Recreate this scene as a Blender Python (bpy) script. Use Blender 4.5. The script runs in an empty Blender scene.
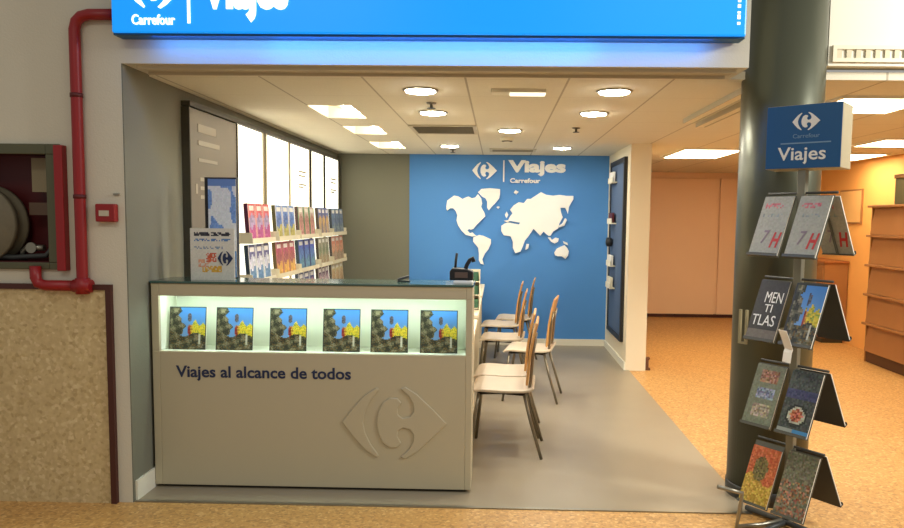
import bpy, bmesh, math, random
from mathutils import Matrix, Vector
R = math.radians
SC = bpy.context.scene
COL = SC.collection

# ------------------------------------------------------------------ helpers
def lin(c):
    o = []
    for v in c:
        v = v / 255.0
        o.append(v / 12.92 if v <= .04045 else ((v + .055) / 1.055) ** 2.4)
    return tuple(o)

MATS = {}
def mat(name, rgb, rough=.6, metal=0., emit=0., spec=.5, bump=0., bscale=60., var=0., vscale=8., alpha=None):
    """Principled surface; optional noise colour variation and noise bump in object space."""
    if name in MATS: return MATS[name]
    m = bpy.data.materials.new(name); m.use_nodes = True
    nt = m.node_tree; b = nt.nodes['Principled BSDF']
    c = lin(rgb) + (1,)
    b.inputs['Base Color'].default_value = c
    b.inputs['Roughness'].default_value = rough
    b.inputs['Metallic'].default_value = metal
    b.inputs['Specular IOR Level'].default_value = spec
    if emit:
        b.inputs['Emission Color'].default_value = c
        b.inputs['Emission Strength'].default_value = emit
    if var or bump:
        tc = nt.nodes.new('ShaderNodeTexCoord')
    if var:
        n = nt.nodes.new('ShaderNodeTexNoise'); n.inputs['Scale'].default_value = vscale; n.inputs['Detail'].default_value = 4
        mx = nt.nodes.new('ShaderNodeMixRGB')
        mx.inputs[1].default_value = tuple(x * (1 - var) for x in c[:3]) + (1,)
        mx.inputs[2].default_value = tuple(min(1, x * (1 + var)) for x in c[:3]) + (1,)
        nt.links.new(tc.outputs['Object'], n.inputs['Vector']); nt.links.new(n.outputs['Fac'], mx.inputs[0])
        nt.links.new(mx.outputs[0], b.inputs['Base Color'])
    if bump:
        n2 = nt.nodes.new('ShaderNodeTexNoise'); n2.inputs['Scale'].default_value = bscale; n2.inputs['Detail'].default_value = 3
        bp = nt.nodes.new('ShaderNodeBump'); bp.inputs['Strength'].default_value = bump; bp.inputs['Distance'].default_value = .01
        nt.links.new(tc.outputs['Object'], n2.inputs['Vector']); nt.links.new(n2.outputs['Fac'], bp.inputs['Height'])
        nt.links.new(bp.outputs['Normal'], b.inputs['Normal'])
    MATS[name] = m
    return m

def print_mat(name='printed_paper', rough=.35):
    if name in MATS: return MATS[name]
    m = bpy.data.materials.new(name); m.use_nodes = True
    nt = m.node_tree; b = nt.nodes['Principled BSDF']
    a = nt.nodes.new('ShaderNodeVertexColor'); a.layer_name = 'ink'
    nt.links.new(a.outputs['Color'], b.inputs['Base Color'])
    b.inputs['Roughness'].default_value = rough
    MATS[name] = m
    return m

def terrazzo(name, base, d1, d2, rough, scale, joint=None):
    m = bpy.data.materials.new(name); m.use_nodes = True
    nt = m.node_tree; b = nt.nodes['Principled BSDF']; L = nt.links.new
    tc = nt.nodes.new('ShaderNodeTexCoord')
    v = nt.nodes.new('ShaderNodeTexVoronoi'); v.inputs['Scale'].default_value = scale
    n = nt.nodes.new('ShaderNodeTexNoise'); n.inputs['Scale'].default_value = scale * .6; n.inputs['Detail'].default_value = 6
    L(tc.outputs['Object'], v.inputs['Vector']); L(tc.outputs['Object'], n.inputs['Vector'])
    sep = nt.nodes.new('ShaderNodeSeparateColor'); L(v.outputs['Color'], sep.inputs[0])
    r = nt.nodes.new('ShaderNodeValToRGB'); r.color_ramp.interpolation = 'LINEAR'
    e = r.color_ramp.elements
    e[0].position = 0; e[0].color = lin(d1) + (1,)
    e[1].position = 1; e[1].color = lin(d2) + (1,)
    for p in (.3, .75):
        k = e.new(p); k.color = lin(base) + (1,)
    L(sep.outputs[0], r.inputs[0])
    mx = nt.nodes.new('ShaderNodeMixRGB'); mx.blend_type = 'OVERLAY'; mx.inputs[0].default_value = .28
    L(r.outputs[0], mx.inputs[1]); L(n.outputs['Fac'], mx.inputs[2])
    L(mx.outputs[0], b.inputs['Base Color'])
    b.inputs['Roughness'].default_value = rough
    return m

def ceiling_mat(pitch=.555, ox=-.746, oy=3.95):
    m = bpy.data.materials.new('ceiling_tiles'); m.use_nodes = True
    nt = m.node_tree; b = nt.nodes['Principled BSDF']; L = nt.links.new
    tc = nt.nodes.new('ShaderNodeTexCoord'); sp = nt.nodes.new('ShaderNodeSeparateXYZ'); L(tc.outputs['Object'], sp.inputs[0])
    def M(op, a, bb=None):
        q = nt.nodes.new('ShaderNodeMath'); q.operation = op
        for i, x in enumerate((a, bb)):
            if x is None: continue
            if isinstance(x, (int, float)): q.inputs[i].default_value = x
            else: L(x, q.inputs[i])
        return q.outputs[0]
    def line(s, off, w):
        f = M('FRACT', M('DIVIDE', M('SUBTRACT', s, off - 20 * pitch), pitch))
        return M('LESS_THAN', f, w / pitch)
    a = M('MULTIPLY', line(sp.outputs[0], ox, .012), .5); c = M('MULTIPLY', line(sp.outputs[1], oy, .006), .22)
    f = M('MAXIMUM', a, c)
    n = nt.nodes.new('ShaderNodeTexNoise'); n.inputs['Scale'].default_value = 90; L(tc.outputs['Object'], n.inputs['Vector'])
    m1 = nt.nodes.new('ShaderNodeMixRGB'); m1.inputs[1].default_value = lin((212, 206, 186)) + (1,); m1.inputs[2].default_value = lin((224, 218, 198)) + (1,)
    L(n.outputs['Fac'], m1.inputs[0])
    mx = nt.nodes.new('ShaderNodeMixRGB'); mx.inputs[2].default_value = lin((104, 86, 56)) + (1,)
    L(f, mx.inputs[0]); L(m1.outputs[0], mx.inputs[1]); L(mx.outputs[0], b.inputs['Base Color'])
    b.inputs['Roughness'].default_value = .9
    return m

class MB:
    """mesh builder"""
    def __init__(s): s.bm = bmesh.new()
    def box(s, x0, x1, y0, y1, z0, z1, mi=0):
        vs = [s.bm.verts.new(p) for p in ((x0,y0,z0),(x1,y0,z0),(x1,y1,z0),(x0,y1,z0),(x0,y0,z1),(x1,y0,z1),(x1,y1,z1),(x0,y1,z1))]
        for q in ((0,3,2,1),(4,5,6,7),(0,1,5,4),(1,2,6,5),(2,3,7,6),(3,0,4,7)):
            f = s.bm.faces.new([vs[i] for i in q]); f.material_index = mi
        return s
    def prism(s, poly, y0, y1, mi=0):
        """polygon in XZ extruded along Y"""
        a = sum(poly[i][0]*poly[(i+1)%len(poly)][1]-poly[(i+1)%len(poly)][0]*poly[i][1] for i in range(len(poly)))
        if a < 0: poly = poly[::-1]
        f = [s.bm.verts.new((x,y0,z)) for x,z in poly]; k = [s.bm.verts.new((x,y1,z)) for x,z in poly]
        s.bm.faces.new(f).material_index = mi; s.bm.faces.new(k[::-1]).material_index = mi
        n = len(poly)
        for i in range(n):
            j = (i+1) % n
            s.bm.faces.new((f[j], f[i], k[i], k[j])).material_index = mi
        return s
    def profile(s, pts, th, y0, y1):
        """slab following an XZ profile, extruded along Y"""
        up, dn = [], []
        for i,(x,z) in enumerate(pts):
            a = pts[max(0,i-1)]; b = pts[min(len(pts)-1,i+1)]
            d = Vector((b[0]-a[0], b[1]-a[1])).normalized(); nx, nz = -d.y, d.x
            up.append((x+nx*th/2, z+nz*th/2)); dn.append((x-nx*th/2, z-nz*th/2))
        return s.prism(up + dn[::-1], y0, y1)
    def tube(s, pts, r, n=10, closed=False):
        pts = [Vector(p) for p in pts]; rings = []
        N = len(pts); prev = None
        for i, p in enumerate(pts):
            a = pts[i-1] if (i > 0 or closed) else p
            b = pts[(i+1) % N] if (i < N-1 or closed) else p
            d = (b - a).normalized()
            if prev is None:
                u = d.cross(Vector((0,0,1)))
                if u.length < 1e-3: u = d.cross(Vector((1,0,0)))
            else:
                u = prev - d * prev.dot(d)
            u.normalize(); prev = u; w = d.cross(u)
            rings.append([s.bm.verts.new(p + (u*math.cos(2*math.pi*k/n) + w*math.sin(2*math.pi*k/n))*r) for k in range(n)])
        for i in range(N if closed else N-1):
            A, B = rings[i], rings[(i+1) % N]
            for k in range(n):
                f = s.bm.faces.new((A[k], A[(k+1)%n], B[(k+1)%n], B[k])); f.smooth = True
        if not closed:
            s.bm.faces.new(rings[0][::-1]); s.bm.faces.new(rings[-1])
        return s
    def lathe(s, prof, c=(0,0,0), n=32, axis='Z'):
        """(r, h) profile turned about an axis through c"""
        rings = []
        for r, h in prof:
            ring = []
            for k in range(n):
                a = 2*math.pi*k/n; x, y = r*math.cos(a), r*math.sin(a)
                p = {'Z': (x,y,h), 'Y': (x,h,y), 'X': (h,x,y)}[axis]
                ring.append(s.bm.verts.new(Vector(p) + Vector(c)))
            rings.append(ring)
        for A, B in zip(rings, rings[1:]):
            for k in range(n):
                f = s.bm.faces.new((A[k], A[(k+1)%n], B[(k+1)%n], B[k])); f.smooth = True
        s.bm.faces.new(rings[0][::-1]); s.bm.faces.new(rings[-1])
        return s
    def plate(s, axis, a0, a1, b0, b1, t0, t1, holes=()):
        """slab with rectangular holes; axis 'Z': a=x,b=y,t=z; axis 'Y': a=x,b=z,t=y"""
        A = sorted({a0, a1, *[h[0] for h in holes], *[h[1] for h in holes]}); B = sorted({b0, b1, *[h[2] for h in holes], *[h[3] for h in holes]})
        for i in range(len(A)-1):
            for j in range(len(B)-1):
                ca, cb = (A[i]+A[i+1])/2, (B[j]+B[j+1])/2
                if any(h[0] < ca < h[1] and h[2] < cb < h[3] for h in holes): continue
                if axis == 'Z': s.box(A[i],A[i+1],B[j],B[j+1],t0,t1)
                else: s.box(A[i],A[i+1],t0,t1,B[j],B[j+1])
        return s
    def build(s, name, m, parent=None, loc=None, rot=None, bevel=0., seg=2, smooth=False):
        bmesh.ops.recalc_face_normals(s.bm, faces=s.bm.faces)
        me = bpy.data.meshes.new(name); s.bm.to_mesh(me); s.bm.free()
        for q in (m if isinstance(m, (list, tuple)) else [m]): me.materials.append(q)
        o = bpy.data.objects.new(name, me); COL.objects.link(o)
        if parent: o.parent = parent
        if loc: o.location = loc
        if rot: o.rotation_euler = rot
        if bevel:
            b = o.modifiers.new('bevel', 'BEVEL'); b.width = bevel; b.segments = seg; b.limit_method = 'ANGLE'; b.angle_limit = R(40)
        if smooth:
            for p in me.polygons: p.use_smooth = True
        return o

def tag(o, label, cat, group=None):
    o['label'] = label; o['category'] = cat
    if group: o['group'] = group
    return o
def thing(name, label, cat, loc=(0,0,0), rz=0., group=None):
    o = bpy.data.objects.new(name, None); COL.objects.link(o); o.empty_display_size = .1
    o.location = loc; o.rotation_euler = (0,0,rz)
    return tag(o, label, cat, group)
def struct(o): o['kind'] = 'structure'; return o
def dup(root, mw=None, label=None, group=None):
    r = root.copy(); COL.objects.link(r)
    if mw is not None: r.matrix_world = mw
    if label: r['label'] = label
    if group: r['group'] = group
    for ch in list(root.children):
        c = ch.copy(); COL.objects.link(c); c.parent = r
        for g in list(ch.children):
            d = g.copy(); COL.objects.link(d); d.parent = c
    return r

def text(name, body, box, y, depth, m, parent=None, bold=0., shear=0., align=None):
    """lettering as real mesh: body fitted into box = (x0, x1, z0, z1), front at y, facing -Y.
    x1 None keeps the natural width."""
    cu = bpy.data.curves.new(name, 'FONT'); cu.body = body; cu.size = 1; cu.offset = bold; cu.extrude = .05; cu.shear = shear
    cu.resolution_u = 3
    if align: cu.align_x = align
    ob = bpy.data.objects.new(name, cu); COL.objects.link(ob)
    dg = bpy.context.evaluated_depsgraph_get(); dg.update()
    me = bpy.data.meshes.new_from_object(ob.evaluated_get(dg))
    bpy.data.objects.remove(ob); bpy.data.curves.remove(cu)
    xs = [v.co.x for v in me.vertices]; ys = [v.co.y for v in me.vertices]
    x0, x1, z0, z1 = box
    sz = (z1 - z0) / (max(ys) - min(ys)); sx = sz if x1 is None else (x1 - x0) / (max(xs) - min(xs))
    mx, my = min(xs), min(ys)
    for v in me.vertices:
        c = v.co.copy()
        v.co = (x0 + (c.x - mx) * sx, y + (.05 - c.z) / .1 * depth, z0 + (c.y - my) * sz)
    me.materials.clear(); me.materials.append(m); me.name = name
    o = bpy.data.objects.new(name, me); COL.objects.link(o)
    if parent: o.parent = parent
    return o

def emblem(name, cx, cz, hw, hh, y, depth, m, parent=None, bevel=0.):
    """two-piece arrow emblem: pointed wing on the left, notched arrow on the right; the gap between reads as a C"""
    left = [(-1,0)]
    left += [(-.80,.26),(-.58,.50),(-.34,.66),(-.30,.62),(-.46,.40),(-.56,.2),(-.60,0),(-.56,-.2),(-.46,-.40),(-.30,-.62),(-.34,-.66),(-.58,-.50),(-.80,-.26)]
    right = [(-.34,0),(-.31,.2),(-.22,.38),(-.08,.47),(.06,.46),(.13,.38),(.06,.26),(.07,.15),(.16,.09),(.30,.12),(.37,.22),(.36,.36),(.28,.50),(.12,.64),(.20,.68),(.42,.55),(.72,.28),(1,0)]
    right += [(x,-z) for x,z in right[1:-1]][::-1]
    b = MB()
    for p in (left, right): b.prism([(cx+x*hw, cz+z/.68*hh) for x,z in p], y, y+depth)
    return b.build(name, m, parent, bevel=bevel)

def printed(name, w, h, th, nx, ny, fn, parent=None, paper=None, seed=1, both=False):
    """a sheet or booklet standing in the XZ plane, bottom edge at z=0, centred on x=0, front at y=0 facing -Y.
    The print is ink colour per cell of a fine grid: fn(u, v, rng) -> sRGB."""
    rng = random.Random(seed); bm = bmesh.new(); lay = bm.loops.layers.float_color.new('ink')
    V = [[bm.verts.new((-w/2 + w*i/nx, 0, h*j/ny)) for i in range(nx+1)] for j in range(ny+1)]
    def ink(f, c):
        c = lin(c) + (1,)
        for l in f.loops: l[lay] = c
    for j in range(ny):
        for i in range(nx):
            ink(bm.faces.new((V[j][i], V[j][i+1], V[j+1][i+1], V[j+1][i])), fn((i+.5)/nx, (j+.5)/ny, rng))
    pc = paper or (225, 222, 210)
    P = [(-w/2,.0,0),(w/2,.0,0),(w/2,.0,h),(-w/2,.0,h)]; Q = [(x,th,z) for x,_,z in P]
    a = [bm.verts.new(p) for p in P]; q = [bm.verts.new(p) for p in Q]
    for i in range(4):
        j = (i+1) % 4; ink(bm.faces.new((a[j], a[i], q[i], q[j])), pc)
    if both:
        W = [[bm.verts.new((-w/2 + w*i/nx, th, h*j/ny)) for i in range(nx+1)] for j in range(ny+1)]
        for j in range(ny):
            for i in range(nx):
                ink(bm.faces.new((W[j][i], W[j+1][i], W[j+1][i+1], W[j][i+1])), fn(1-(i+.5)/nx, (j+.5)/ny, rng))
    else:
        ink(bm.faces.new((q[0], q[3], q[2], q[1])), pc)
    me = bpy.data.meshes.new(name); bm.to_mesh(me); bm.free(); me.materials.append(print_mat())
    o = bpy.data.objects.new(name, me); COL.objects.link(o)
    if parent: o.parent = parent
    return o

def jit(c, rng, a): 
    d = rng.uniform(-a, a); return tuple(max(0, min(255, x + d + rng.uniform(-a, a)*.3)) for x in c)

def area(name, loc, sx, sy, power, col, rot=(0,0,0), shape='RECTANGLE', spread=None):
    l = bpy.data.lights.new(name, 'AREA'); l.shape = shape; l.size = sx
    if shape in ('RECTANGLE', 'ELLIPSE'): l.size_y = sy
    l.energy = power; l.color = col
    if spread: l.spread = R(spread)
    o = bpy.data.objects.new(name, l); COL.objects.link(o); o.location = loc; o.rotation_euler = rot
    return o
# ------------------------------------------------------------------ camera
F_PX, YAW, PITCH, ROLL = 720., .0215, .079, .0115
cd = bpy.data.cameras.new('camera'); cam = bpy.data.objects.new('camera', cd); COL.objects.link(cam)
cd.sensor_fit = 'HORIZONTAL'; cd.sensor_width = 36; cd.lens = 36*F_PX/904
cam.matrix_world = Matrix.Translation((0,0,1.5)) @ Matrix.Rotation(YAW,4,'Z') @ Matrix.Rotation(math.pi/2-PITCH,4,'X') @ Matrix.Rotation(ROLL,4,'Z')
cd.shift_x = -.03298; cd.shift_y = .01307; cd.clip_start = .05
SC.camera = cam
vs = SC.view_settings; vs.view_transform = 'Standard'; vs.look = 'None'; vs.gamma = 1; vs.use_curve_mapping = False; vs.exposure = 0.0

# ------------------------------------------------------------------ materials
M_wall = mat('cream_plaster', (206,200,182), .85, var=.06, vscale=1.6, bump=.15, bscale=120)
M_grey = mat('olive_grey_paint', (114,114,99), .8, bump=.08, bscale=90)
M_blue = mat('blue_paint', (72,134,202), .7, var=.03, vscale=2)
M_white = mat('white_paint', (226,222,204), .6)
M_cream = mat('cream_paint', (226,214,186), .65)
M_floor = terrazzo('terrazzo_floor', (190,144,82), (158,116,62), (212,172,114), .42, 75)
M_wain = terrazzo('terrazzo_wainscot', (198,176,130), (180,156,110), (214,194,150), .55, 60)
M_vinyl = mat('grey_vinyl', (146,134,112), .38, var=.07, vscale=3.5)
M_ceil = ceiling_mat()
M_rail = mat('beige_rail', (190,180,154), .6)
M_frame = mat('dark_red_wood', (70,30,22), .5, var=.15, vscale=14)
M_red = mat('red_enamel', (140,18,22), .4)
M_darkred = mat('dark_red_enamel', (84,16,18), .5)
M_steel = mat('brushed_steel', (150,146,132), .38, metal=.85)
M_chrome = mat('grey_tube_steel', (132,124,106), .32, metal=.7)
M_black = mat('black_plastic', (20,20,22), .4)
M_darkgrey = mat('dark_grey_plastic', (52,54,52), .5)
M_col = mat('dark_column_cladding', (84,86,70), .36, metal=.45)
M_counter = mat('taupe_laminate', (180,170,142), .5)
M_niche = mat('white_laminate', (222,226,212), .5)
M_glass = mat('dark_green_glass', (58,84,74), .12)
M_navy = mat('navy_vinyl_letters', (24,40,74), .5)
M_seat = mat('pale_beech', (204,188,162), .4, var=.08, vscale=6)
M_back = mat('golden_beech', (196,146,84), .42, var=.12, vscale=7)
M_wood = mat('warm_beech_board', (156,108,62), .5, var=.1, vscale=5)
M_peach = mat('peach_laminate', (246,214,178), .42, var=.05, vscale=1.5)
M_orange = mat('orange_wall_paint', (232,172,96), .7, var=.04, vscale=2)
M_letter = mat('white_letters', (240,240,236), .5)
M_paper = mat('white_paper', (232,230,222), .6)
M_panelgrey = mat('grey_brushed_panel', (118,110,96), .5, metal=.2)
M_pframe = mat('dark_olive_frame', (66,62,48), .6)
M_signface = mat('lit_blue_face', (0,140,238), .4, emit=.85)
M_signletter = mat('lit_white_letters', (255,255,255), .4, emit=1.15)
M_signside = mat('blue_aluminium', (28,84,120), .5)
M_lightpanel = mat('lit_white_panel', (255,252,234), .5, emit=1.6)
M_tube = mat('lit_tube', (255,248,228), .4, emit=45)
M_lampon = mat('lit_downlight', (255,249,234), .4, emit=175)
M_trofflit = mat('lit_troffer', (255,232,194), .4, emit=17)
M_nichelamp = mat('lit_niche_strip', (232,255,238), .4, emit=24)
M_headblue = mat('blue_sign_face', (12,84,140), .4)
M_shelf = mat('cream_shelf', (226,218,192), .5)
M_slate = mat('slate_blue_board', (74,92,120), .6)
M_clear = mat('smoky_acrylic', (92,92,82), .25)

# ------------------------------------------------------------------ the setting
floor = struct(MB().box(-6,7,-2,12,-.1,0).build('floor', M_floor))
struct(MB().box(-1.905,1.33,3.65,8.55,0,.004).build('floor_shop', M_vinyl))
struct(MB().box(-1.884,1.33,3.625,3.65,0,.006).build('trim_1', M_steel))
HOSE = (-2.897,-2.237,1.243,1.82)
struct(MB().plate('Y',-5,-1.89,0,3.2,3.62,3.90,[HOSE]).build('wall_front', M_wall))
struct(MB().box(-1.89,1.217,3.62,3.90,2.252,3.2).build('wall_fascia', M_wall))
struct(MB().box(-1.83,1.17,3.66,3.672,2.234,2.252).box(-1.83,1.17,3.672,3.78,2.244,2.252).box(-1.83,1.15,3.78,3.792,2.228,2.252).build('trim_2', M_rail))
struct(MB().box(-2.1,-1.905,3.90,8.7,0,2.25).build('wall_left', M_grey))
struct(MB().box(-1.89,-1.884,3.622,3.90,0,2.252).build('trim_3', M_grey))
struct(MB().box(-1.905,-1.872,3.64,8.55,.004,.11).build('baseboard_left', M_white))
struct(MB().box(-2.1,-1.05,8.55,8.75,0,2.25).build('wall_back', M_grey))
struct(MB().box(-1.05,1.5,8.54,8.75,0,2.25).build('wall_back_blue', M_blue))
struct(MB().box(-1.888,1.29,8.52,8.54,.004,.08).build('baseboard_back', M_white))
struct(MB().box(1.295,1.495,7.15,8.54,0,2.25).build('wall_right', M_cream))
struct(MB().box(1.28,1.295,7.15,8.52,.004,.08).build('baseboard_right', M_white))
WASH = [(-1.30,-1.0,4.9,5.52),(-1.30,-1.0,6.0,6.55),(-1.30,-1.0,7.22,7.85)]
struct(MB().plate('Z',-2.1,6.5,3.90,11.6,2.25,2.29,WASH).build('ceiling', M_ceil))
struct(MB().box(1.3,4.6,11.3,11.5,0,2.25).build('wall_corridor_back', M_peach))
struct(MB().box(4.36,4.6,4.5,11.3,0,2.25).build('wall_corridor_right', M_orange))
struct(MB().box(1.3,4.36,11.27,11.3,0,.05).build('baseboard_corridor', M_frame))
d1 = struct(MB().box(2.0,3.39,11.26,11.3,.05,2.16).build('door_1', M_peach, bevel=.006))
d2 = struct(MB().box(3.43,4.3,11.26,11.3,.05,2.16).build('door_2', M_peach, bevel=.006))
struct(MB().box(1.7,6.5,3.85,3.95,2.312,3.2).build('wall_fascia_right', M_white))

# terrazzo dado with its dark wooden frame, on the wall left of the shop
t = MB().box(-5,-1.991,3.605,3.62,0,1.117).build('wall_dado', M_wain); struct(t)
MB().box(-5,-1.962,3.595,3.62,1.117,1.144).box(-1.991,-1.962,3.595,3.62,0,1.117).build('frame', M_frame, t)

# column
t = thing('column', 'thick round dark grey metal clad column at the right of the shop front', 'column', (1.50,3.92,0))
MB().lathe([(.207,0),(.207,3.2)], n=64).build('cladding', M_col, t)
MB().lathe([(.212,0),(.212,.07),(.209,.075)], n=64).build('base_ring', M_darkgrey, t)

# ------------------------------------------------------------------ fascia sign
t = thing('fascia_sign', 'long lit blue sign with white lettering above the shop opening', 'sign', (0,3.5,2.365))
MB().box(-1.872,1.162,.02,.11,0,.68).box(-1.7,-1.6,.11,.12,.3,.4).box(.9,1.0,.11,.12,.3,.4).build('sign_box', M_signside, t, bevel=.008)
MB().box(-1.868,1.158,0,.02,.008,.68).build('sign_face', M_signface, t, bevel=.008)
emblem('emblem', -1.657, .235, .15, .115, -.006, .006, M_signletter, t)
text('lettering', 'Carrefour', (-1.767,-1.558,.044,.092), -.006, .006, M_signletter, t, bold=.012)
MB().box(-1.497,-1.484,-.006,0,.052,.45).build('divider_bar', M_signletter, t)
text('lettering', 'Viajes', (-1.43,-1.012,.058,.315), -.006, .006, M_signletter, t, bold=.05)
tp = MB()
for k, q in enumerate((.012,.02,.009,.016,.012,.02,.014,.01)): tp.box(1.114,1.128,-.002,0,.06+.026*k,.06+.026*k+q)
tp.build('small_print', M_signletter, t)
area('added_sign_halo', (-.34,3.525,2.352), 2.7, .025, 4.2, (.03,.26,1.0), (R(66),0,0))  # added blue lamp under the sign, puts the blue glow on the fascia
area('added_sign_halo', (-.34,3.525,2.352), 1.5, .025, 4.0, (.03,.28,1.0), (R(66),0,0))  # second added lamp, shorter, strengthens the glow at the centre

# ------------------------------------------------------------------ hose cabinet, pipe and alarm on the left wall
t = thing('fire_hose_cabinet', 'recessed dark red fire hose cabinet in the wall at far left', 'fire cabinet', (-2.567,3.62,1.243))
MB().box(-.33,.33,.2,.21,0,.577).box(-.33,.33,0,.2,0,.012).box(-.33,.33,0,.2,.565,.577).box(-.33,-.318,0,.2,.012,.565).box(.318,.33,0,.2,.012,.565).build('casing', M_darkred, t)
MB().plate('Y',-.36,.36,-.025,.607,-.02,0,[(-.30,.29,.01,.555)]).build('frame', mat('grey_green_steel',(92,92,70),.5,metal=.4), t, bevel=.004)
MB().box(.345,.39,-.045,0,-.03,.60).build('door_edge', M_red, t, bevel=.004)
rl = MB().lathe([(.05,.03),(.20,.03),(.205,.035),(.205,.06),(.19,.065),(.19,.12),(.205,.125),(.205,.15),(.05,.15)], (-.115,0,.2), 40, 'Y').build('hose_reel', mat('grey_hose',(112,104,84),.6,var=.2,vscale=20), t)
MB().lathe([(.02,.012),(.075,.014),(.08,.02),(.08,.03)], (-.115,0,.2), 28, 'Y').build('hub', M_red, rl)
MB().box(.14,.255,.10,.115,.37,.545).build('upper_plate', mat('beige_plate',(140,128,98),.5), t)  # plain beige rectangle inside the cabinet
MB().box(.12,.22,.10,.12,.25,.315).build('lower_plate', mat('brown_plate',(92,70,52),.5), t)  # smaller plain brown rectangle below it
MB().tube([(.08,.1,.012),(.08,.1,.06),(.11,.09,.08),(.2,.09,.08)], .016).lathe([(.028,0),(.028,.015)], (.14,.07,.08), 16, 'Y').build('valve', M_steel, t)
MB().tube([(-.28,.1,.03),(-.1,.06,.04),(.05,.06,.03),(.22,.07,.04),(.27,.1,.12)], .014).build('hose_nozzle', M_darkgrey, t)

t = thing('fire_pipe', 'red painted fire water pipe running down the wall beside the hose cabinet', 'pipe', (-2.10,3.588,1.138))
MB().tube([(.225,0,1.342),(.075,0,1.342),(.035,0,1.332),(.01,0,1.308),(0,0,1.27),(0,0,0),(0,0,-.03)], .027, 16).build('riser', M_red, t)
MB().tube([(0,0,0),(-.19,0,0),(-.227,0,.01),(-.24,0,.04),(-.24,0,.098)], .027, 16).build('branch', M_red, t)
MB().lathe([(.034,-.04),(.034,.04)], (0,0,0), 18, 'Z').lathe([(.033,-.045),(.033,.045)], (0,0,0), 18, 'X').build('tee_joint', M_red, t)
for z in (.45,.95): MB().lathe([(.0305,z-.01),(.0305,z+.01)], n=18).box(-.01,.01,.027,.031,z-.012,z+.012).build('clip', M_darkred, t)

t = thing('fire_alarm_button', 'small red square fire alarm call point beside the shop opening', 'fire alarm', (-1.972,3.62,1.508))
MB().box(-.05,.05,-.04,0,-.045,.045).build('housing', M_red, t, bevel=.006)
MB().box(-.028,.022,-.044,-.038,-.016,.012).build('glass_plate', mat('alarm_glass',(186,176,156),.3), t)
t = MB().box(-1.943,-1.914,3.61,3.62,1.598,1.607).build('wall_hook', M_steel); tag(t, 'tiny metal hook on the wall above the red call point', 'hook')

# ------------------------------------------------------------------ the front counter
t = thing('reception_counter', 'taupe front counter with lit brochure niche, lettering and embossed emblem', 'counter', (0,3.83,.004))
MB().plate('Y',-1.87,-.13,.016,1.13,0,.022,[(-1.83,-.165,.76,1.062)]).build('front_panel', M_counter, t, bevel=.003)
MB().box(-1.87,-1.85,.022,.27,.016,1.126).box(-.15,-.13,.022,.27,.016,1.126).box(-1.85,-.15,.25,.27,.016,1.126).build('carcass', M_counter, t)
MB().box(-1.85,-.15,.022,.25,.735,.756).box(-1.85,-.15,.22,.25,.756,1.07).box(-1.85,-1.83,.022,.22,.756,1.07).box(-.165,-.15,.022,.22,.756,1.07).box(-1.85,-.15,.022,.25,1.07,1.08).build('niche_lining', M_niche, t)
MB().box(-1.80,-.20,.03,.06,1.064,1.07).build('light_strip', M_nichelamp, t)
MB().box(-1.875,-.125,-.006,.28,1.13,1.142).build('glass_top', M_glass, t, bevel=.002)
MB().box(-1.83,-.17,.03,.24,0,.016).build('plinth', M_black, t)
text('lettering', 'Viajes al alcance de todos', (-1.742,-.785,.598,.682), -.002, .002, M_navy, t, bold=.022)
emblem('emblem', -.548, .385, .285, .2, -.008, .01, M_counter, t, bevel=.004)

def cover_trip(u, v, rng):
    """holiday brochure: pale rocks and ruins on the left and below, blue sky, a wide yellow sail and a red figure"""
    def rock():
        q = math.sin(u*23+v*11)+math.sin(v*31-u*9)+rng.uniform(-1,1)
        return jit((128,122,98) if q > .9 else (84,84,62) if q > -.4 else (44,46,34), rng, 10)
    c = (64+60*(1-v), 128+34*(1-v), 206)
    if u < .36 + .07*math.sin(v*13+1) + .03*math.sin(v*37) - .10*max(0, v-.75)*4: c = rock()
    if v < .36 + .05*math.sin(u*9+1): c = rock() if rng.random() < .8 else jit((104,84,40), rng, 16)
    top = .64 - .30*abs(u-.70) + .05*math.sin(u*29)
    if u > .52 and .36 + .04*math.sin(u*11) < v < top: c = jit((206,188,48) if rng.random() < .75 else (140,158,52), rng, 16)
    if ((u-.56)/.07)**2 + ((v-.47)/.12)**2 < 1 and rng.random() < .8: c = jit((186,128,44), rng, 30)
    if ((u-.54)/.035)**2 + ((v-.44)/.13)**2 < 1: c = jit((132,44,30), rng, 26)
    if ((u-.55)/.05)**2 + ((v-.75)/.11)**2 < 1: c = jit((78,80,92), rng, 24)
    if .79 < u < .84 and .12 < v < .36: c = jit((190,190,176), rng, 10)
    if u < .03 or u > .985 or v > .98: c = (44,48,48)
    return c
PAL_N = ['first', 'second', 'third', 'fourth', 'fifth', 'sixth']
b0 = None
for i, (xa, xb) in enumerate(((-1.81,-1.61),(-1.55,-1.345),(-1.25,-1.048),(-.955,-.752),(-.69,-.488),(-.415,-.218))):
    lab = f'{PAL_N[i]} brochure from the left in the lit counter niche, yellow sail cover'
    mw = Matrix.Translation(((xa+xb)/2*1.0-.0, 3.90, .7612)) @ Matrix.Rotation(R(-7),4,'X')
    if b0 is None:
        b0 = printed('brochure',   .206, .236, .006, 40, 46, cover_trip, seed=3); tag(b0, lab, 'brochure', 'brochures in the counter niche'); b0.matrix_world = mw
    else: dup(b0, mw, lab)

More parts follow.
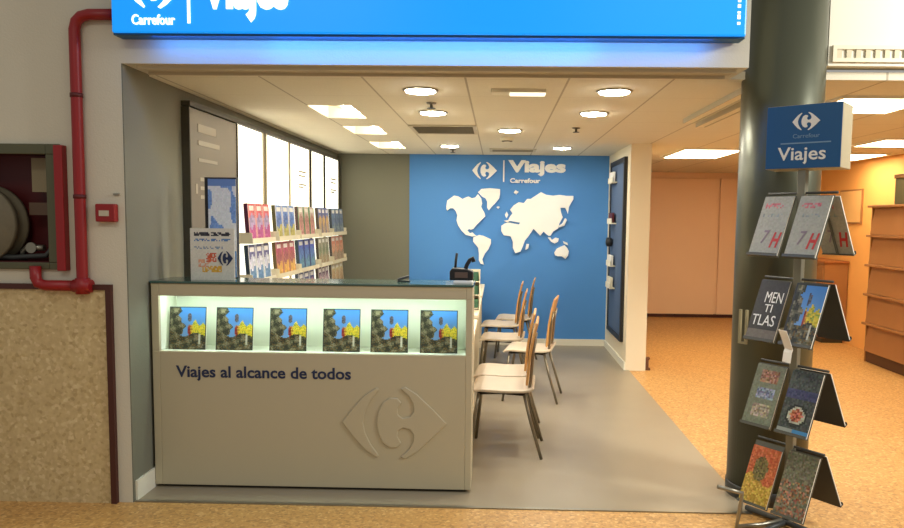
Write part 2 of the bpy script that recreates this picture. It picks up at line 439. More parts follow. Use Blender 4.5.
# ------------------------------------------------------------------ things on the counter top
ZC = 1.1461
def bar_rows(rows):
    def fn(u, v, rng, base=(206,202,186)):
        for v0, v1, u0, u1, c, dens in rows:
            if v0 < v < v1 and u0 < u < u1 and rng.random() < dens: return jit(c, rng, 14)
        return jit(base, rng, 5)
    return fn
t = thing('counter_sign', 'white printed counter card with blue headline at left end of the counter', 'sign', (-1.57,3.93,ZC), R(2))
printed('card', .242, .285, .006, 34, 40, bar_rows([(.86,.93,.1,.92,(40,42,52),.8),(.74,.80,.1,.9,(84,120,166),.6),(.60,.66,.08,.75,(120,138,160),.45),
        (.36,.52,.36,.60,(196,90,60),.7),(.26,.40,.18,.44,(206,150,120),.55),(.16,.27,.26,.72,(206,158,52),.7)]), t, seed=5)
emblem('emblem', .07, .12, .042, .04, -.003, .003, M_navy, t)
MB().prism([(-.1,0),(.1,0),(.1,.01),(-.1,.01)], .006, .07).build('foot', M_clear, t)
t = thing('poster_stand', 'tall blue and white sky poster on a black board behind the counter card', 'poster', (-1.545,4.055,ZC), R(3))
MB().box(-.112,.066,.0,.04,0,.57).build('back_board', M_black, t, bevel=.003)
def sky(u, v, rng):
    n = math.sin(u*6+v*7)+math.sin(v*13-u*4)*.7+math.sin(u*17+v*3)*.3
    if v > .93: return (96,126,174)
    if v < .36 - .3*u*.3: return jit((84,136,190), rng, 10)
    return jit((212,214,210), rng, 8) if n > -.45 else jit((112,146,196), rng, 12)
p = printed('poster', .155, .555, .004, 22, 56, sky, t, seed=2); p.location = (-.014,-.004,.006)
MB().box(-.10,.06,-.02,.07,-.0005,.006).build('foot', M_black, t)

t = thing('paper_tray', 'flat white tray at the right end of the counter under the phone', 'tray', (-.185,3.94,ZC))
MB().box(-.05,.05,-.05,.06,0,.016).build('tray', M_paper, t, bevel=.003)
MB().box(-.045,.045,-.045,.055,.016,.018).build('paper_sheet', M_paper, t)
t = thing('desk_phone', 'black desk phone with raised handset and aerial on the counter', 'phone', (-.196,3.95,ZC+.018))
MB().prism([(-.064,.0),(.064,.0),(.064,.05),(.03,.062),(-.05,.066),(-.064,.05)], -.05, .05).build('body', M_black, t, bevel=.006)
MB().box(-.035,.035,-.056,-.05,.015,.045).build('keypad', mat('brown_grey_keys',(92,72,62),.5), t)
MB().tube([(-.036,.02,.06),(-.034,.02,.10),(-.028,.02,.145)], .0075).build('aerial', M_black, t)
MB().profile([(.022,.062),(.03,.085),(.045,.11),(.06,.12),(.066,.10)], .022, -.03, .02).build('handset', M_black, t, bevel=.005)
t = thing('stapler', 'small dark stapler lying on the counter top near its middle', 'stapler', (-.52,3.98,ZC), R(20))
MB().box(-.035,.035,-.01,.01,0,.008).build('base', M_black, t, bevel=.002)
MB().profile([(-.034,.012),(0,.022),(.03,.03)], .012, -.009, .009).build('arm', M_darkgrey, t, bevel=.003)

# ------------------------------------------------------------------ desks behind the counter
def make_desk():
    t = thing('desk', '', 'desk', (0,0,.004), 0, 'desks along the shop')
    MB().box(-.8,0,0,1.25,.71,.74).build('desk_top', M_cream, t, bevel=.004)
    for y in (.03,1.19): MB().box(-.78,-.03,y,y+.03,0,.71).build('side_panel', M_cream, t)
    MB().box(-.12,-.10,.06,1.19,.25,.71).build('modesty_panel', M_cream, t)
    return t
dk = make_desk()
for i, (y, lab) in enumerate(((4.13,'cream desk nearest the counter, beside the first two chairs'),(5.62,'cream desk in the middle, with the leaflet dispenser on it'),(7.1,'cream desk farthest back, nearest the blue wall'))):
    o = dk if i == 0 else dup(dk)
    o.location = (-.145,y,.004); o['label'] = lab
t = thing('leaflet_dispenser', 'cream leaflet dispenser with dark green leaflets on the middle desk', 'leaflet holder', (-.19,5.85,.744))
MB().box(-.05,.05,0,.10,0,.01).box(-.05,-.044,0,.10,.01,.34).box(.044,.05,0,.10,.01,.34).box(-.044,.044,.09,.10,.01,.34).build('case', M_cream, t)
for k in range(3):
    q = MB().box(-.044,.044,.0,.09,.02+.11*k,.026+.11*k).build('shelf', M_cream, t)
    MB().prism([(-.036,.028+.11*k),(.036,.028+.11*k),(.036,.10+.11*k),(-.036,.10+.11*k)], .012, .07).build('leaflet_stack', mat('dark_green_card',(52,92,66),.6), t)

# ------------------------------------------------------------------ chairs
def make_chair():
    t = thing('visitor_chair', '', 'chair', (0,0,.004), 0, 'chairs in front of the desks')
    MB().profile([(0,.408),(.02,.421),(.06,.427),(.2,.422),(.33,.425),(.375,.434),(.395,.446)], .017, -.20, .20).build('seat', M_seat, t, bevel=.005)
    MB().profile([(.352,.46),(.358,.55),(.369,.65),(.388,.76),(.412,.855)], .016, -.175, .175).build('backrest', M_back, t, bevel=.006)
    for s in (-1,1):
        MB().tube([(.05,s*.165,.402),(.03,s*.178,.28),(.0,s*.19,.0)], .0105).build('leg', M_chrome, t)
        MB().tube([(.335,s*.165,.402),(.38,s*.178,.23),(.45,s*.19,.0)], .0105).build('leg', M_chrome, t)
        MB().tube([(.335,s*.13,.402),(.365,s*.13,.418),(.374,s*.13,.48),(.385,s*.13,.65),(.402,s*.13,.75)], .0095).build('back_post', M_chrome, t)
    MB().tube([(.05,-.165,.402),(.335,-.165,.402),(.335,.165,.402),(.05,.165,.402)], .010, closed=True).build('seat_frame', mat('dark_seat_frame',(48,42,34),.5,metal=.3), t)
    return t
ch = make_chair()
for i, (x, y, a, lab) in enumerate((
    (-.145,4.63,-4,'beech chair nearest the counter, front one of the first pair'),
    (-.14,5.06,-4,'beech chair just behind the nearest chair at the first desk'),
    (.09,6.03,-10,'beech chair pulled out sideways from the near end of the middle desk'),
    (-.14,6.54,-4,'beech chair tucked at the far half of the middle desk'),
    (-.15,7.36,-4,'beech chair tucked at the near half of the farthest desk'),
    (.0,7.86,-5,'beech chair farthest back, pulled out near the blue wall'))):
    o = ch if i == 0 else dup(ch)
    o.location = (x,y,.004); o.rotation_euler = (0,0,R(a)); o['label'] = lab

# ------------------------------------------------------------------ left wall: panels, shelves and leaflets
t = thing('grey_wall_panel', 'grey display panel with pale lettering lines, first on the left wall', 'display panel', (-1.905,4.34,.115), R(90))
MB().box(0,.78,-.045,0,0,2.035).build('panel', M_panelgrey, t, bevel=.003)
MB().box(-.012,0,-.05,0,0,2.035).box(.78,.792,-.05,0,0,2.035).build('edge_strip', M_pframe, t)
ln = MB()
for z, a, b, h in ((1.90,.12,.40,.05),(1.82,.12,.46,.03),(1.72,.12,.42,.02),(1.60,.14,.72,.022),(1.545,.14,.72,.022),(1.49,.14,.72,.022),(1.52,.07,.10,.06)):
    ln.box(a,b,-.048,-.045,z,z+h)
ln.build('printed_lines', mat('pale_print',(160,152,134),.5), t)
MODS = [(5.14,5.68),(5.78,6.38),(6.44,7.07),(7.17,7.66),(7.74,8.37)]
ORD = ['nearest the counter', 'second from the counter', 'in the middle', 'fourth from the counter', 'farthest from the counter']
def leaflet(c_top, c_mid, c_bot, c_txt, split=.5):
    def fn(u, v, rng):
        if u < .07 or u > .93: return jit(c_txt, rng, 8)
        if .84 < v < .92 and .15 < u < .85: return jit((238,234,226), rng, 6)
        n = math.sin(u*8+v*5)*.06
        if v > split + .18 + n: return jit(c_top, rng, 20)
        if v > split - .12 + n: return jit(c_mid, rng, 24)
        return jit(c_bot, rng, 22)
    return fn
KIND = {0: [('pink and red', (206,92,92), (156,140,178), (176,72,132), (226,170,160)), ('blue with yellow', (112,142,206), (84,110,176), (186,176,92), (214,214,222)), ('green edged pinkish', (196,176,166), (170,120,112), (196,142,140), (66,140,84)),
            ('blue and orange', (96,110,166), (206,172,110), (176,150,124), (84,92,150)), ('steel blue', (112,132,166), (96,116,146), (128,140,150), (90,106,136))],
        1: [('navy and white', (86,84,128), (206,206,216), (96,130,168), (226,226,226)), ('crimson and gold', (176,76,96), (156,88,88), (218,174,82), (196,130,110)), ('indigo', (82,92,176), (96,124,180), (110,150,170), (44,50,120)),
            ('olive grey', (150,146,124), (112,122,96), (160,140,110), (190,186,166)), ('coral', (212,130,106), (214,160,130), (160,140,120), (206,180,160))],
        2: [('teal', (80,140,150), (140,170,170), (90,110,120), (200,210,210)), ('violet', (120,90,150), (170,150,180), (110,100,130), (210,200,214)), ('navy spotted', (60,70,130), (190,120,130), (90,120,170), (220,220,226)),
            ('dark plum', (96,60,90), (180,150,160), (140,110,90), (214,206,200)), ('sand', (206,186,140), (190,160,120), (160,130,90), (220,210,190))]}
ROWS = [(1.315,'top'), (1.012,'middle'), (.71,'bottom')]
for i, (y0, y1) in enumerate(MODS):
    t = thing('lit_wall_panel', f'lit white wall panel with three leaflet shelves, {ORD[i]}', 'display panel', (-1.905,y0,.115), R(90), 'lit panels along the left wall')
    w = y1 - y0
    MB().box(0,w,-.045,0,.45,2.035).build('light_panel', M_lightpanel, t)
    MB().box(0,w,-.045,0,0,.45).build('back_panel', M_shelf, t)
    MB().box(-.02,0,-.05,0,0,2.04).box(w,w+.02,-.05,0,0,2.04).build('edge_strip', M_rail if i < 3 else M_pframe, t)
    if i in (2,4):
        ln = MB()
        for z, a, b in ((1.80,.42,.86),(1.76,.42,.8),(1.68,.42,.86),(1.655,.42,.7)): ln.box(a*w,b*w,-.047,-.045,z,z+.016)
        ln.build('printed_lines', mat('grey_print',(168,160,140),.6), t)
    for z, nm in ROWS:
        MB().box(0,w,-.14,-.045,z-.129,z-.117).box(0,w,-.146,-.14,z-.129,z-.09).build('shelf', M_shelf, t)
        MB().box(0,.008,-.14,-.045,z-.117,z-.05).box(w-.008,w,-.14,-.045,z-.117,z-.05).build('shelf_divider', M_shelf, t)
    for r, (z, nm) in enumerate(ROWS):
        if r == 2 and i < 2: continue
        kn, *cs = KIND[r][i]
        lw = (w - .05) / 3
        base = None
        for k in range(3):
            lab = f'{("left","middle","right")[k]} of three {kn} leaflets, {nm} shelf, panel {ORD[i]}'
            yy = y0 + .025 + lw*(k+.5)
            mw = Matrix.Translation((-1.905+.118, yy, z-.001)) @ Matrix.Rotation(R(90),4,'Z') @ Matrix.Rotation(R(-4),4,'X')
            if base is None:
                base = printed('leaflet', lw*.965, .28, .03, 10, 16, leaflet(*cs), seed=10*r+i, paper=tuple(q*.45 for q in cs[2]))
                tag(base, lab, 'leaflet', f'{kn} leaflets on the wall shelf'); base.matrix_world = mw
            else: dup(base, mw, lab)
t = MB().box(-1.905,-1.858,8.40,8.54,.115,2.2).build('end_post', M_pframe); tag(t, 'dark olive post at the far end of the lit wall panels', 'post')
t = MB().box(-1.905,-1.85,4.33,8.40,2.156,2.185).build('top_rail', M_pframe); tag(t, 'dark rail along the top of the left wall panels', 'rail')

# ------------------------------------------------------------------ blue wall: lettering and map
t = thing('wall_sign', 'white raised lettering and emblem on the blue back wall', 'sign', (0,8.54,0))
emblem('emblem', -.165, 2.065, .145, .1, -.03, .03, M_letter, t)
MB().box(.052,.068,-.03,0,1.935,2.185).build('divider_bar', M_letter, t)
text('lettering', 'Viajes', (.112,.785,2.005,2.19), -.03, .03, M_letter, t, bold=.045)
text('lettering', 'Carrefour', (.135,.49,1.925,1.98), -.025, .025, M_letter, t, bold=.03)
CONT = {
'namerica': [(-0.61,1.65),(-0.6,1.71),(-0.56,1.74),(-0.52,1.77),(-0.47,1.76),(-0.42,1.73),(-0.38,1.75),(-0.35,1.76),(-0.31,1.74),(-0.27,1.75),(-0.24,1.79),(-0.2,1.74),(-0.19,1.68),(-0.2,1.64),(-0.16,1.57),(-0.15,1.53),(-0.2,1.48),(-0.25,1.43),(-0.29,1.38),(-0.32,1.37),(-0.34,1.38),(-0.36,1.36),(-0.33,1.33),(-0.3,1.34),(-0.27,1.31),(-0.25,1.3),(-0.3,1.29),(-0.38,1.31),(-0.43,1.36),(-0.47,1.42),(-0.49,1.48),(-0.48,1.54),(-0.5,1.59),(-0.53,1.62),(-0.57,1.62),(-0.6,1.59),(-0.61,1.61)],
'greenland': [(-0.24,1.81),(-0.2,1.85),(-0.1,1.86),(0.02,1.85),(0.02,1.79),(0.01,1.74),(-0.04,1.68),(-0.08,1.64),(-0.11,1.6),(-0.13,1.63),(-0.13,1.7),(-0.15,1.74),(-0.19,1.76)],
'samerica': [(-0.29,1.28),(-0.22,1.31),(-0.17,1.3),(-0.08,1.26),(-0.08,1.21),(-0.11,1.14),(-0.15,1.09),(-0.18,1.02),(-0.16,0.96),(-0.2,0.97),(-0.22,1.01),(-0.22,1.09),(-0.23,1.16),(-0.29,1.23)],
'uk': [(0.08,1.55),(0.1,1.59),(0.12,1.55),(0.1,1.51)],
'eurafrica': [(0.07,1.48),(0.12,1.49),(0.14,1.53),(0.17,1.57),(0.14,1.61),(0.18,1.66),(0.24,1.7),(0.3,1.69),(0.34,1.74),(0.38,1.74),(0.44,1.78),(0.5,1.82),(0.56,1.79),(0.64,1.78),(0.72,1.79),(0.8,1.78),(0.88,1.78),(0.88,1.74),(0.85,1.69),(0.83,1.65),(0.82,1.57),(0.79,1.64),(0.73,1.64),(0.74,1.58),(0.76,1.53),(0.72,1.45),(0.71,1.4),(0.65,1.36),(0.62,1.31),(0.6,1.31),(0.57,1.33),(0.54,1.36),(0.5,1.31),(0.46,1.35),(0.42,1.39),(0.38,1.33),(0.36,1.3),(0.32,1.25),(0.3,1.19),(0.27,1.12),(0.21,1.1),(0.18,1.16),(0.18,1.23),(0.15,1.3),(0.07,1.31),(0.04,1.36),(0.04,1.42),(0.08,1.45),(0.13,1.46),(0.18,1.45),(0.25,1.44),(0.26,1.46),(0.2,1.47),(0.14,1.48),(0.11,1.46)],
'madagascar': [(0.33,1.16),(0.34,1.21),(0.37,1.21),(0.36,1.16),(0.33,1.14)],
'indonesia': [(0.59,1.29),(0.62,1.29),(0.64,1.26),(0.68,1.29),(0.72,1.28),(0.71,1.24),(0.67,1.22),(0.63,1.24)],
'papua': [(0.77,1.25),(0.82,1.23),(0.83,1.2),(0.78,1.22)],
'australia': [(0.67,1.11),(0.7,1.16),(0.74,1.18),(0.79,1.2),(0.82,1.17),(0.84,1.13),(0.83,1.08),(0.8,1.04),(0.76,1.07),(0.71,1.07),(0.68,1.08)],
'japan': [(0.79,1.52),(0.81,1.5),(0.78,1.43),(0.72,1.41),(0.72,1.43),(0.76,1.46)],
'svalbard': [(0.18,1.81),(0.2,1.84),(0.24,1.82),(0.21,1.79)],
'iceland': [(-0.02,1.64),(0.0,1.65),(0.02,1.64),(0.0,1.62)],
}
t = thing('world_map', 'white cut-out world map mounted on the blue back wall', 'map', (0,8.54,0))
for k, poly in CONT.items(): MB().prism(poly, -.037, -.001).build('landmass', M_letter, t)

# ------------------------------------------------------------------ right partition: dark board with pockets
t = thing('display_board', 'tall dark framed board with small pockets on the right partition', 'display board', (1.295,8.20,.28), R(-90))
MB().box(0,.86,-.025,0,0,1.84).build('board', M_slate, t)
MB().plate('Y',-.02,.88,-.02,1.86,-.035,0,[(.03,.83,.03,1.81)]).build('frame', mat('near_black_frame',(34,32,30),.5), t)
for z, m in ((1.62,M_paper),(1.18,M_darkred),(.72,M_paper),(.48,M_shelf)):
    q = MB().box(.12,.42,-.08,-.025,z,z+.012).box(.12,.42,-.08,-.074,z+.012,z+.06).build('pocket', M_shelf, t)
    MB().box(.14,.40,-.068,-.045,z+.012,z+.12).build('leaflets', m, q)
MB().lathe([(.02,-.10),(.05,-.09),(.05,-.04),(.03,-.025)], (.2,0,.98), 20, 'Y').build('black_knob', M_black, t)
t = thing('door_stop', 'small brown wooden stop at the foot of the white partition', 'door stop', (1.52,7.2,0))
MB().prism([(-.02,0),(.03,0),(.03,.02),(.012,.03),(.012,.10),(.024,.115),(.024,.13),(-.02,.13)], -.025, .025).build('block', mat('brown_wood',(96,58,32),.6), t, bevel=.003)

# ------------------------------------------------------------------ ceiling fittings of the shop
def make_down(r):
    t = thing('downlight', '', 'ceiling light', (0,0,2.25), 0, 'round downlights in the shop ceiling')
    MB().lathe([(r*.86,-.001),(r*.86,-.008),(r,-.008),(r*1.06,-.001)], n=36).build('trim_ring', M_steel, t)
    MB().lathe([(r*.86,-.011),(r*.84,-.013),(r*.3,-.0135)], n=36).build('diffuser', M_lampon, t)
    return t
dl = make_down(.10)
for i, (x, y, lab) in enumerate(((-.465,4.29,'front left round downlight, nearest the opening'),(-.47,5.17,'round downlight just behind the front left one'),
    (.667,4.28,'front right round downlight, nearest the opening'),(.664,5.15,'round downlight just behind the front right one'),
    (.09,6.16,'round downlight in the middle, behind the air grille line'),(-.508,7.5,'round downlight at back left near the blue wall'),(.657,7.6,'round downlight at back right near the blue wall'))):
    o = dl if i == 0 else dup(dl)
    o.location = (x,y,2.25); o['label'] = lab
ws = None
for i, (x0,x1,y0,y1) in enumerate(WASH):
    t = thing('wall_washer', ('recessed slot light above the left wall, nearest the opening','recessed slot light above the left wall, middle one','recessed slot light above the left wall, farthest back')[i], 'ceiling light', (x0,y0,2.25), 0, 'recessed slot lights along the left wall')
    L_ = y1-y0
    MB().box(0,.3,0,L_,.10,.11).box(.0,.004,0,L_,0,.10).box(.296,.3,0,L_,0,.10).box(.004,.296,0,.004,0,.10).box(.004,.296,L_-.004,L_,0,.10).build('housing', mat('white_housing',(226,214,184),.5), t)
    MB().profile([(.02,.09),(.10,.075),(.18,.085)], .006, .02, L_-.02).build('reflector', M_white, t)
    MB().tube([(.235,.08,.022),(.235,L_-.04,.022)], .02, 12).build('tube', M_tube, t)
t = thing('emergency_light', 'slim white rectangular light in the ceiling near the opening', 'ceiling light', (.11,4.27,2.25))
MB().box(-.16,.16,-.05,.05,-.022,.002).build('body', M_white, t, bevel=.004)
MB().box(-.05,.155,-.045,.045,-.027,-.022).build('diffuser', mat('lit_emergency',(255,246,222),.4,emit=1.6), t)
def grille(x, y, w, d, lab):
    t = thing('air_grille', lab, 'air vent', (x,y,2.25), 0, 'air grilles in the shop ceiling')
    MB().plate('Z',-w/2,w/2,-d/2,d/2,-.012,0,[(-w/2+.03,w/2-.03,-d/2+.03,d/2-.03)]).build('frame', M_rail, t)
    n = 7
    for k in range(n):
        yy = -d/2+.045+(d-.09)*k/(n-1)
        MB().box(-w/2+.03,w/2-.03,yy-.012,yy+.012,-.010,-.004).build('slat', mat('olive_slat',(120,108,72),.5), t)
    MB().box(-w/2+.03,w/2-.03,-d/2+.03,d/2-.03,-.003,-.001).build('duct_back', M_pframe, t)
grille(-.46,6.13,.55,.55,'square air grille beside the left ceiling lights')
grille(.15,7.9,.5,.3,'small air grille close to the blue back wall')
def sprinkler(x, y, lab):
    t = thing('sprinkler', lab, 'sprinkler', (x,y,2.25), 0, 'sprinkler heads in the ceiling')
    MB().lathe([(.035,.002),(.03,-.008),(.01,-.01),(.01,-.03)], n=16).build('body', M_chrome, t)
    MB().lathe([(.028,-.034),(.028,-.037)], n=14).build('deflector', M_darkgrey, t)
sprinkler(-.444,4.76,'sprinkler head between the two front left downlights')
sprinkler(.629,5.98,'sprinkler head behind the front right downlights')
sprinkler(-.50,7.9,'sprinkler head just behind the back left downlight')
t = thing('smoke_detector', 'round smoke detector in the middle of the shop ceiling', 'smoke detector', (.074,6.74,2.25))
MB().lathe([(.06,-.001),(.06,-.02),(.045,-.035),(.02,-.042)], n=24).build('body', M_shelf, t)
MB().lathe([(.05,-.03),(.052,-.032),(.04,-.038)], n=24).build('sensor_ring', M_pframe, t)

# ------------------------------------------------------------------ corridor ceiling and right bay
def troffer(x0,x1,y0,y1,lab):
    t = thing('troffer_light', lab, 'ceiling light', ((x0+x1)/2,(y0+y1)/2,2.25), 0, 'square troffer lights in the corridor')
    a, b = (x1-x0)/2, (y1-y0)/2
    MB().plate('Z',-a,a,-b,b,-.015,0,[(-a+.03,a-.03,-b+.03,b-.03)]).build('frame', M_white, t)
    MB().box(-a+.03,a-.03,-b+.03,b-.03,-.012,-.004).build('diffuser', M_trofflit, t)
troffer(1.90,2.56,7.55,8.6,'bright ceiling light left of the column, over the corridor')
troffer(2.02,2.62,4.36,5.0,'bright ceiling light right of the column, nearest the front')
troffer(3.62,4.22,7.9,8.7,'ceiling light seen just right of the blue stand sign')
troffer(3.40,4.0,6.5,7.15,'ceiling light near the upper right edge, above the wooden rack')
for (x, y0, y1, lab) in ((1.39,4.1,5.42,'left one of two slim ceiling ducts beside the column'),(1.54,4.3,5.62,'right one of two slim ceiling ducts beside the column')):
    t = thing('ceiling_duct', lab, 'duct', (x,y0,2.25), 0, 'slim ceiling ducts beside the column')
    MB().box(-.03,.03,0,y1-y0,-.03,0).build('channel', M_shelf, t, bevel=.003)
    MB().box(-.036,-.03,0,y1-y0,-.034,0).box(.03,.036,0,y1-y0,-.034,0).build('side_lip', M_rail, t)
t = thing('linear_vent', 'long beige slotted vent under the white panel at upper right', 'air vent', (1.72,3.85,2.33))
MB().plate('Y',0,3,0,.085,-.012,0,[(.02,1.2,.02,.065),(1.24,2.98,.02,.065)]).build('frame', M_shelf, t)
for k in range(24): MB().box(.022+.049*k,.047+.049*k,-.008,-.003,.02,.065).build('slat', mat('sand_slat',(206,196,166),.6), t)

# ------------------------------------------------------------------ corridor furniture at the right
t = thing('wooden_rack', 'wooden tiered leaflet rack against the corridor wall at far right', 'rack', (4.355,7.86,0), R(-90))
MB().box(0,.02,-.34,-.01,0,1.695).box(1.48,1.5,-.34,-.01,0,1.695).box(0.02,1.48,-.02,-.01,0,1.695).build('carcass', M_wood, t)
MB().box(.02,1.48,-.33,-.02,0,.12).build('plinth', mat('dark_brown_base',(84,52,28),.6), t)
for k in range(5):
    z = .12+.315*k
    # sloping front board of each tier, overhanging lip at its top
    bm_ = MB()
    vs_ = [bm_.bm.verts.new(p) for p in ((.02,-.34,z),(1.48,-.34,z),(1.48,-.30,z+.287),(.02,-.30,z+.287),(.02,-.36,z),(1.48,-.36,z),(1.48,-.32,z+.287),(.02,-.32,z+.287))]
    for q in ((0,1,2,3),(4,7,6,5),(0,4,5,1),(2,6,7,3),(0,3,7,4),(1,5,6,2)): bm_.bm.faces.new([vs_[i] for i in q])
    bm_.box(-.01,1.51,-.385,-.02,z+.287,z+.312)
    bm_.build('tier', M_wood, t, bevel=.004)
t = thing('rack_box', 'dark green box standing on top of the wooden rack', 'box', (4.13,7.46,1.695), R(-90))
MB().box(-.0,.7,-.10,.15,0,.26).build('box', mat('dark_green_box',(86,84,52),.6), t, bevel=.006)
MB().box(-.01,.71,-.11,.16,.26,.30).build('lid', mat('brown_lid',(132,92,48),.6), t, bevel=.004)
t = thing('wall_notice', 'pale framed notice on the orange wall left of the rack', 'notice', (4.36,9.3,1.49), R(-90))
MB().box(0,.56,-.02,0,0,.42).build('frame', M_wood, t, bevel=.003)
MB().box(.02,.54,-.024,-.02,.02,.40).build('sheet', mat('tan_sheet',(222,176,112),.6), t)
t = thing('low_cabinet', 'low brown cabinet against the orange wall behind the stand', 'cabinet', (4.355,9.8,0), R(-90))
MB().box(0,.8,-.3,-.005,.06,1.0).build('body', M_wood, t, bevel=.004)
MB().box(-.02,.82,-.32,-.005,1.0,1.03).build('top', mat('brown_top',(150,92,46),.5), t, bevel=.004)
for k in range(2):
    q = MB().box(.02+.385*k,.395+.385*k,-.315,-.3,.09,.97).build('door', M_wood, t, bevel=.003)
    MB().box(.33+.1*k,.345+.1*k,-.33,-.315,.5,.6).build('handle', M_steel, q)
MB().box(.03,.77,-.28,-.02,0,.06).build('plinth', M_pframe, t)

# ------------------------------------------------------------------ brochure stand in front of the column
PX, PY, TH = 1.455, 3.5, R(-54)
t = thing('brochure_stand', 'tall grey brochure stand with blue header sign in front of the column', 'stand', (PX,PY,0), TH)
MB().box(-.02,.02,-.016,.016,.02,1.75).build('pole', mat('grey_pole',(128,126,110),.4,metal=.5), t, bevel=.003)
b = MB().tube([(-.22,-.02,.022),(.22,-.02,.022)], .014).tube([(0,-.22,.02),(0,.06,.02)], .014)
b.build('base', M_darkgrey, t)
arm = MB().tube([(-.174,-.325,.21),(-.104,-.227,.178),(-.108,-.234,.10),(-.116,-.244,.012),(-.06,-.13,.012),(-.01,-.03,.03)], .011)
arm.build('side_arm', M_steel, t)
hs = MB().box(-.17,.17,-.03,.15,1.755,2.055).build('header_sign', mat('grey_beige_side',(168,160,134),.5), t, bevel=.003); hs.rotation_euler = (0,0,R(15.5))
MB().box(-.168,.168,-.034,-.03,1.757,2.053).build('face', M_headblue, hs)
emblem('emblem', .012, 1.975, .062, .042, -.037, .003, M_letter, hs)
text('lettering', 'Carrefour', (-.045,.075,1.898,1.918), -.036, .002, mat('pale_blue_print',(120,156,190),.5), hs)
MB().box(-.10,.125,-.036,-.034,1.872,1.878).build('rule', mat('pale_blue_print',(120,156,190),.5), hs)
text('lettering', 'Viajes', (-.112,.105,1.775,1.857), -.037, .003, M_letter, hs, bold=.012)
TIL = R(24); TILB = R(29); TIERS = [1.635,1.222,.80,.40]; LEN = .31
def local(u, n, z, back=False):
    return Matrix.Translation((PX,PY,0)) @ Matrix.Rotation(TH + (math.pi if back else 0),4,'Z') @ Matrix.Translation((u,-n,z)) @ Matrix.Rotation(-(TILB if back else TIL),4,'X')
BW = .16; UC = (-.1,.09)
for k, z in enumerate(TIERS):
    hm = M_clear if k else M_steel
    for u in UC:
        h = MB().box(-BW/2,BW/2,.010,.013,-LEN-.012,-.004).box(-BW/2,BW/2,-.010,.013,-LEN-.016,-.012-LEN).box(-BW/2,BW/2,-.012,-.010,-LEN-.016,-LEN-.002).build('holder', M_clear, t)
        h.matrix_local = Matrix.Translation((u,-.022,z)) @ Matrix.Rotation(-TIL,4,'X')
    h = (MB().box(-BW/2,BW/2,.010,.013,-LEN-.012,-.004) if k else MB().box(-.006,.006,.010,.013,-LEN-.012,-.004)).box(-BW/2,BW/2,-.010,.013,-LEN-.016,-LEN-.012).box(-BW/2,BW/2,-.012,-.010,-LEN-.016,-LEN-.002).build('holder', M_clear if k == 0 else M_darkgrey, t)
    h.matrix_local = Matrix.Rotation(math.pi,4,'Z') @ Matrix.Translation((-UC[1],-.03,z)) @ Matrix.Rotation(-TILB,4,'X')
    MB().tube([(-.18,0,z+.005),(.175,0,z+.005)], .006).build('cross_bar', M_darkgrey, t)
br = MB().box(-.275,-.263,-.07,-.058,.885,1.055).box(-.238,-.226,-.07,-.058,.885,1.055).box(-.275,-.226,-.07,-.058,.88,.89).tube([(-.232,-.064,.96),(-.02,0,.98)], .006).build('side_bracket', mat('pale_brass_bracket',(168,160,126),.4,metal=.4), t)

def c_white(u, v, rng):
    if .80 < v < .88 and .12 < u < .75 and rng.random() < .6: return jit((196,110,116), rng, 16)
    if .66 < v < .71 and .1 < u < .8 and rng.random() < .5: return jit((140,150,150), rng, 14)
    return jit((166,166,154), rng, 7)
def c_dark(u, v, rng): return jit((44,42,34) if v > .18 else (108,100,88), rng, 6)
def c_pics(u, v, rng):
    for a, b_, cc in ((.72,.9,(150,110,86)),(.44,.62,(124,132,150)),(.16,.34,(150,140,120))):
        if a < v < b_ and .2 < u < .85: return jit(cc, rng, 40)
    return jit((116,122,100), rng, 10)
def c_plate(u, v, rng):
    d = math.hypot((u-.5)/.36, (v-.30)/.18)
    if d < .55: return jit((170,92,64), rng, 50)
    if d < .75: return jit((180,180,160), rng, 20)
    if d < 1: return jit((40,44,36), rng, 10)
    if v < .08: return (150,156,146) if u < .5 else (70,140,190)
    if .55 < v < .70: return jit((62,66,100), rng, 14)
    return jit((70,76,70), rng, 18)
def c_fire(u, v, rng):
    if ((u-.45)/.25)**2 + ((v-.62)/.22)**2 < 1: return jit((104,92,44), rng, 28)
    return jit((184,96,50), rng, 24) if v > .45 + .1*math.sin(u*6) else jit((182,150,54), rng, 30)
def c_grey(u, v, rng):
    if v < .55 and rng.random() < .45: return jit((150,104,72), rng, 50)
    return jit((112,112,88), rng, 24)
def c_lines(u, v, rng): return jit((120,92,70), rng, 30) if (.2 < v < .27 or .33 < v < .36) else jit((44,40,30), rng, 8)
PR = [
 (0, 0, 0, 'pale leaflet with red mark, left one on the top tier of the stand', c_white, True),
 (0, 1, 0, 'pale leaflet with red mark, centre of the top tier under the sign', c_white, True),
 (0, 1, 1, 'pale leaflet with red mark, right rear side of the top tier', c_white, True),
 (1, 0, 0, 'black brochure with large white capitals on the second tier', c_dark, False),
 (1, 1, 0, 'brochure with blue sky and yellow sail on the second tier of the stand', cover_trip, False),
 (1, 1, 1, 'brochure seen from its dark back on the right of the second tier', c_lines, True),
 (2, 0, 0, 'grey green brochure with small pictures, left on the third tier', c_pics, False),
 (2, 1, 0, 'dark brochure with a round plate picture on the third tier', c_plate, False),
 (2, 1, 1, 'brochure seen from its dark back on the right of the third tier', c_lines, True),
 (3, 0, 0, 'orange and yellow brochure, left on the lowest tier of the stand', c_fire, False),
 (3, 1, 0, 'grey green speckled brochure, centre of the lowest tier', c_grey, False),
 (3, 1, 1, 'brochure seen from its dark back on the right of the lowest tier', c_lines, True),
]
M_redink = mat('red_ink',(190,44,44),.5); M_greyink = mat('grey_ink',(136,120,134),.5)
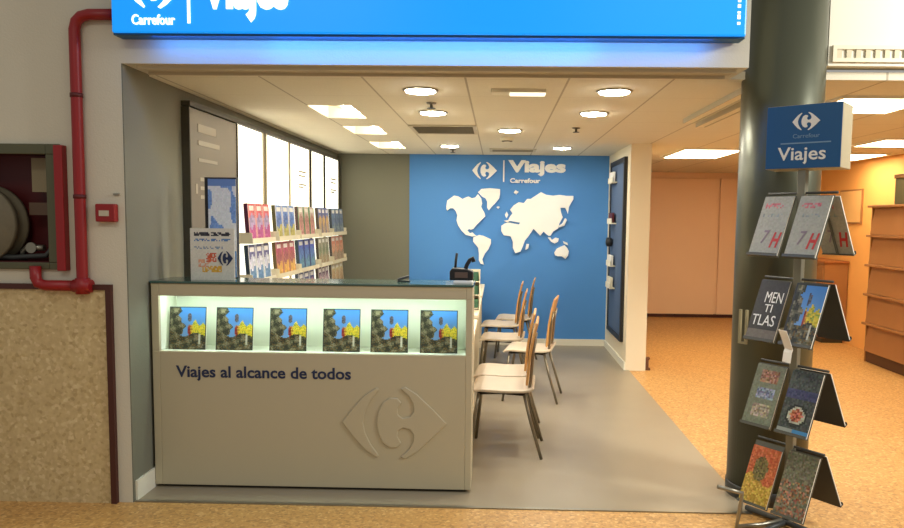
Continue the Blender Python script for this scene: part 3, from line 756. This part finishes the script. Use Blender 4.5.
for i, (k, col_, back, lab, fn, both) in enumerate(PR):
    ln_ = LEN if not (k == 3 and col_ == 0) else LEN - .02
    o = printed('brochure', BW-.004, ln_, .006, 18, 34, fn, seed=40+i, both=both)
    tag(o, lab, 'brochure', 'brochures on the stand')
    u = UC[col_] if not back else -UC[1]
    o.matrix_world = local(u, .03 if back else .022, TIERS[k], back) @ Matrix.Translation((0,.0,-LEN-.011))
    if k == 0:
        text('print', '7', (-.03,.005,.06,.13), -.0015, .001, M_greyink, o, bold=.01, shear=.2)
        text('print', 'H', (.02,.07,.04,.12), -.0015, .001, M_redink, o, bold=.03, shear=.25)
        if back:
            q = text('print', '7', (-.03,.005,.06,.13), 0, .001, M_greyink, o, bold=.01, shear=.2); q.rotation_euler = (0,0,math.pi); q.location = (0,.0075,0)
            q = text('print', 'H', (.02,.07,.04,.12), 0, .001, M_redink, o, bold=.03, shear=.25); q.rotation_euler = (0,0,math.pi); q.location = (0,.0075,0)
    if lab.startswith('black brochure'):
        text('print', 'MEN', (-.03,.062,.195,.25), -.0015, .001, M_letter, o, bold=.0)
        text('print', 'TI', (-.02,.022,.145,.185), -.0015, .001, M_letter, o, bold=.0)
        text('print', 'TLAS', (-.068,.055,.075,.13), -.0015, .001, M_letter, o, bold=.0)
t = MB().profile([(-.03,.15),(-.01,.11),(.012,.06),(.006,.045),(.0,-.0)], .002, -.05, .0).build('paper_slip', M_paper); tag(t, 'torn white paper slip hanging between the second tier brochures', 'paper')
t.matrix_world = Matrix.Translation((1.315,3.30,.862)) @ Matrix.Rotation(TH,4,'Z') @ Matrix.Rotation(R(75),4,'Z')

# ------------------------------------------------------------------ light
w = bpy.data.worlds.new('world'); SC.world = w; w.use_nodes = True
w.node_tree.nodes['Background'].inputs[0].default_value = (1,.96,.88,1); w.node_tree.nodes['Background'].inputs[1].default_value = .36
area('offscreen_lamp', (-1.6,.6,3.6), 1.4, .8, 28, (1,.97,.84))  # unseen lamps out of view, added for ambient light on the shop front
area('offscreen_lamp', (1.4,.6,3.6), 1.4, .8, 22, (1,.97,.82))
area('offscreen_lamp', (4.2,2.2,3.2), 1.2, .6, 260, (1,.98,.9), (R(60),0,0))  # unseen lamp to the right, brightens the white fascia there
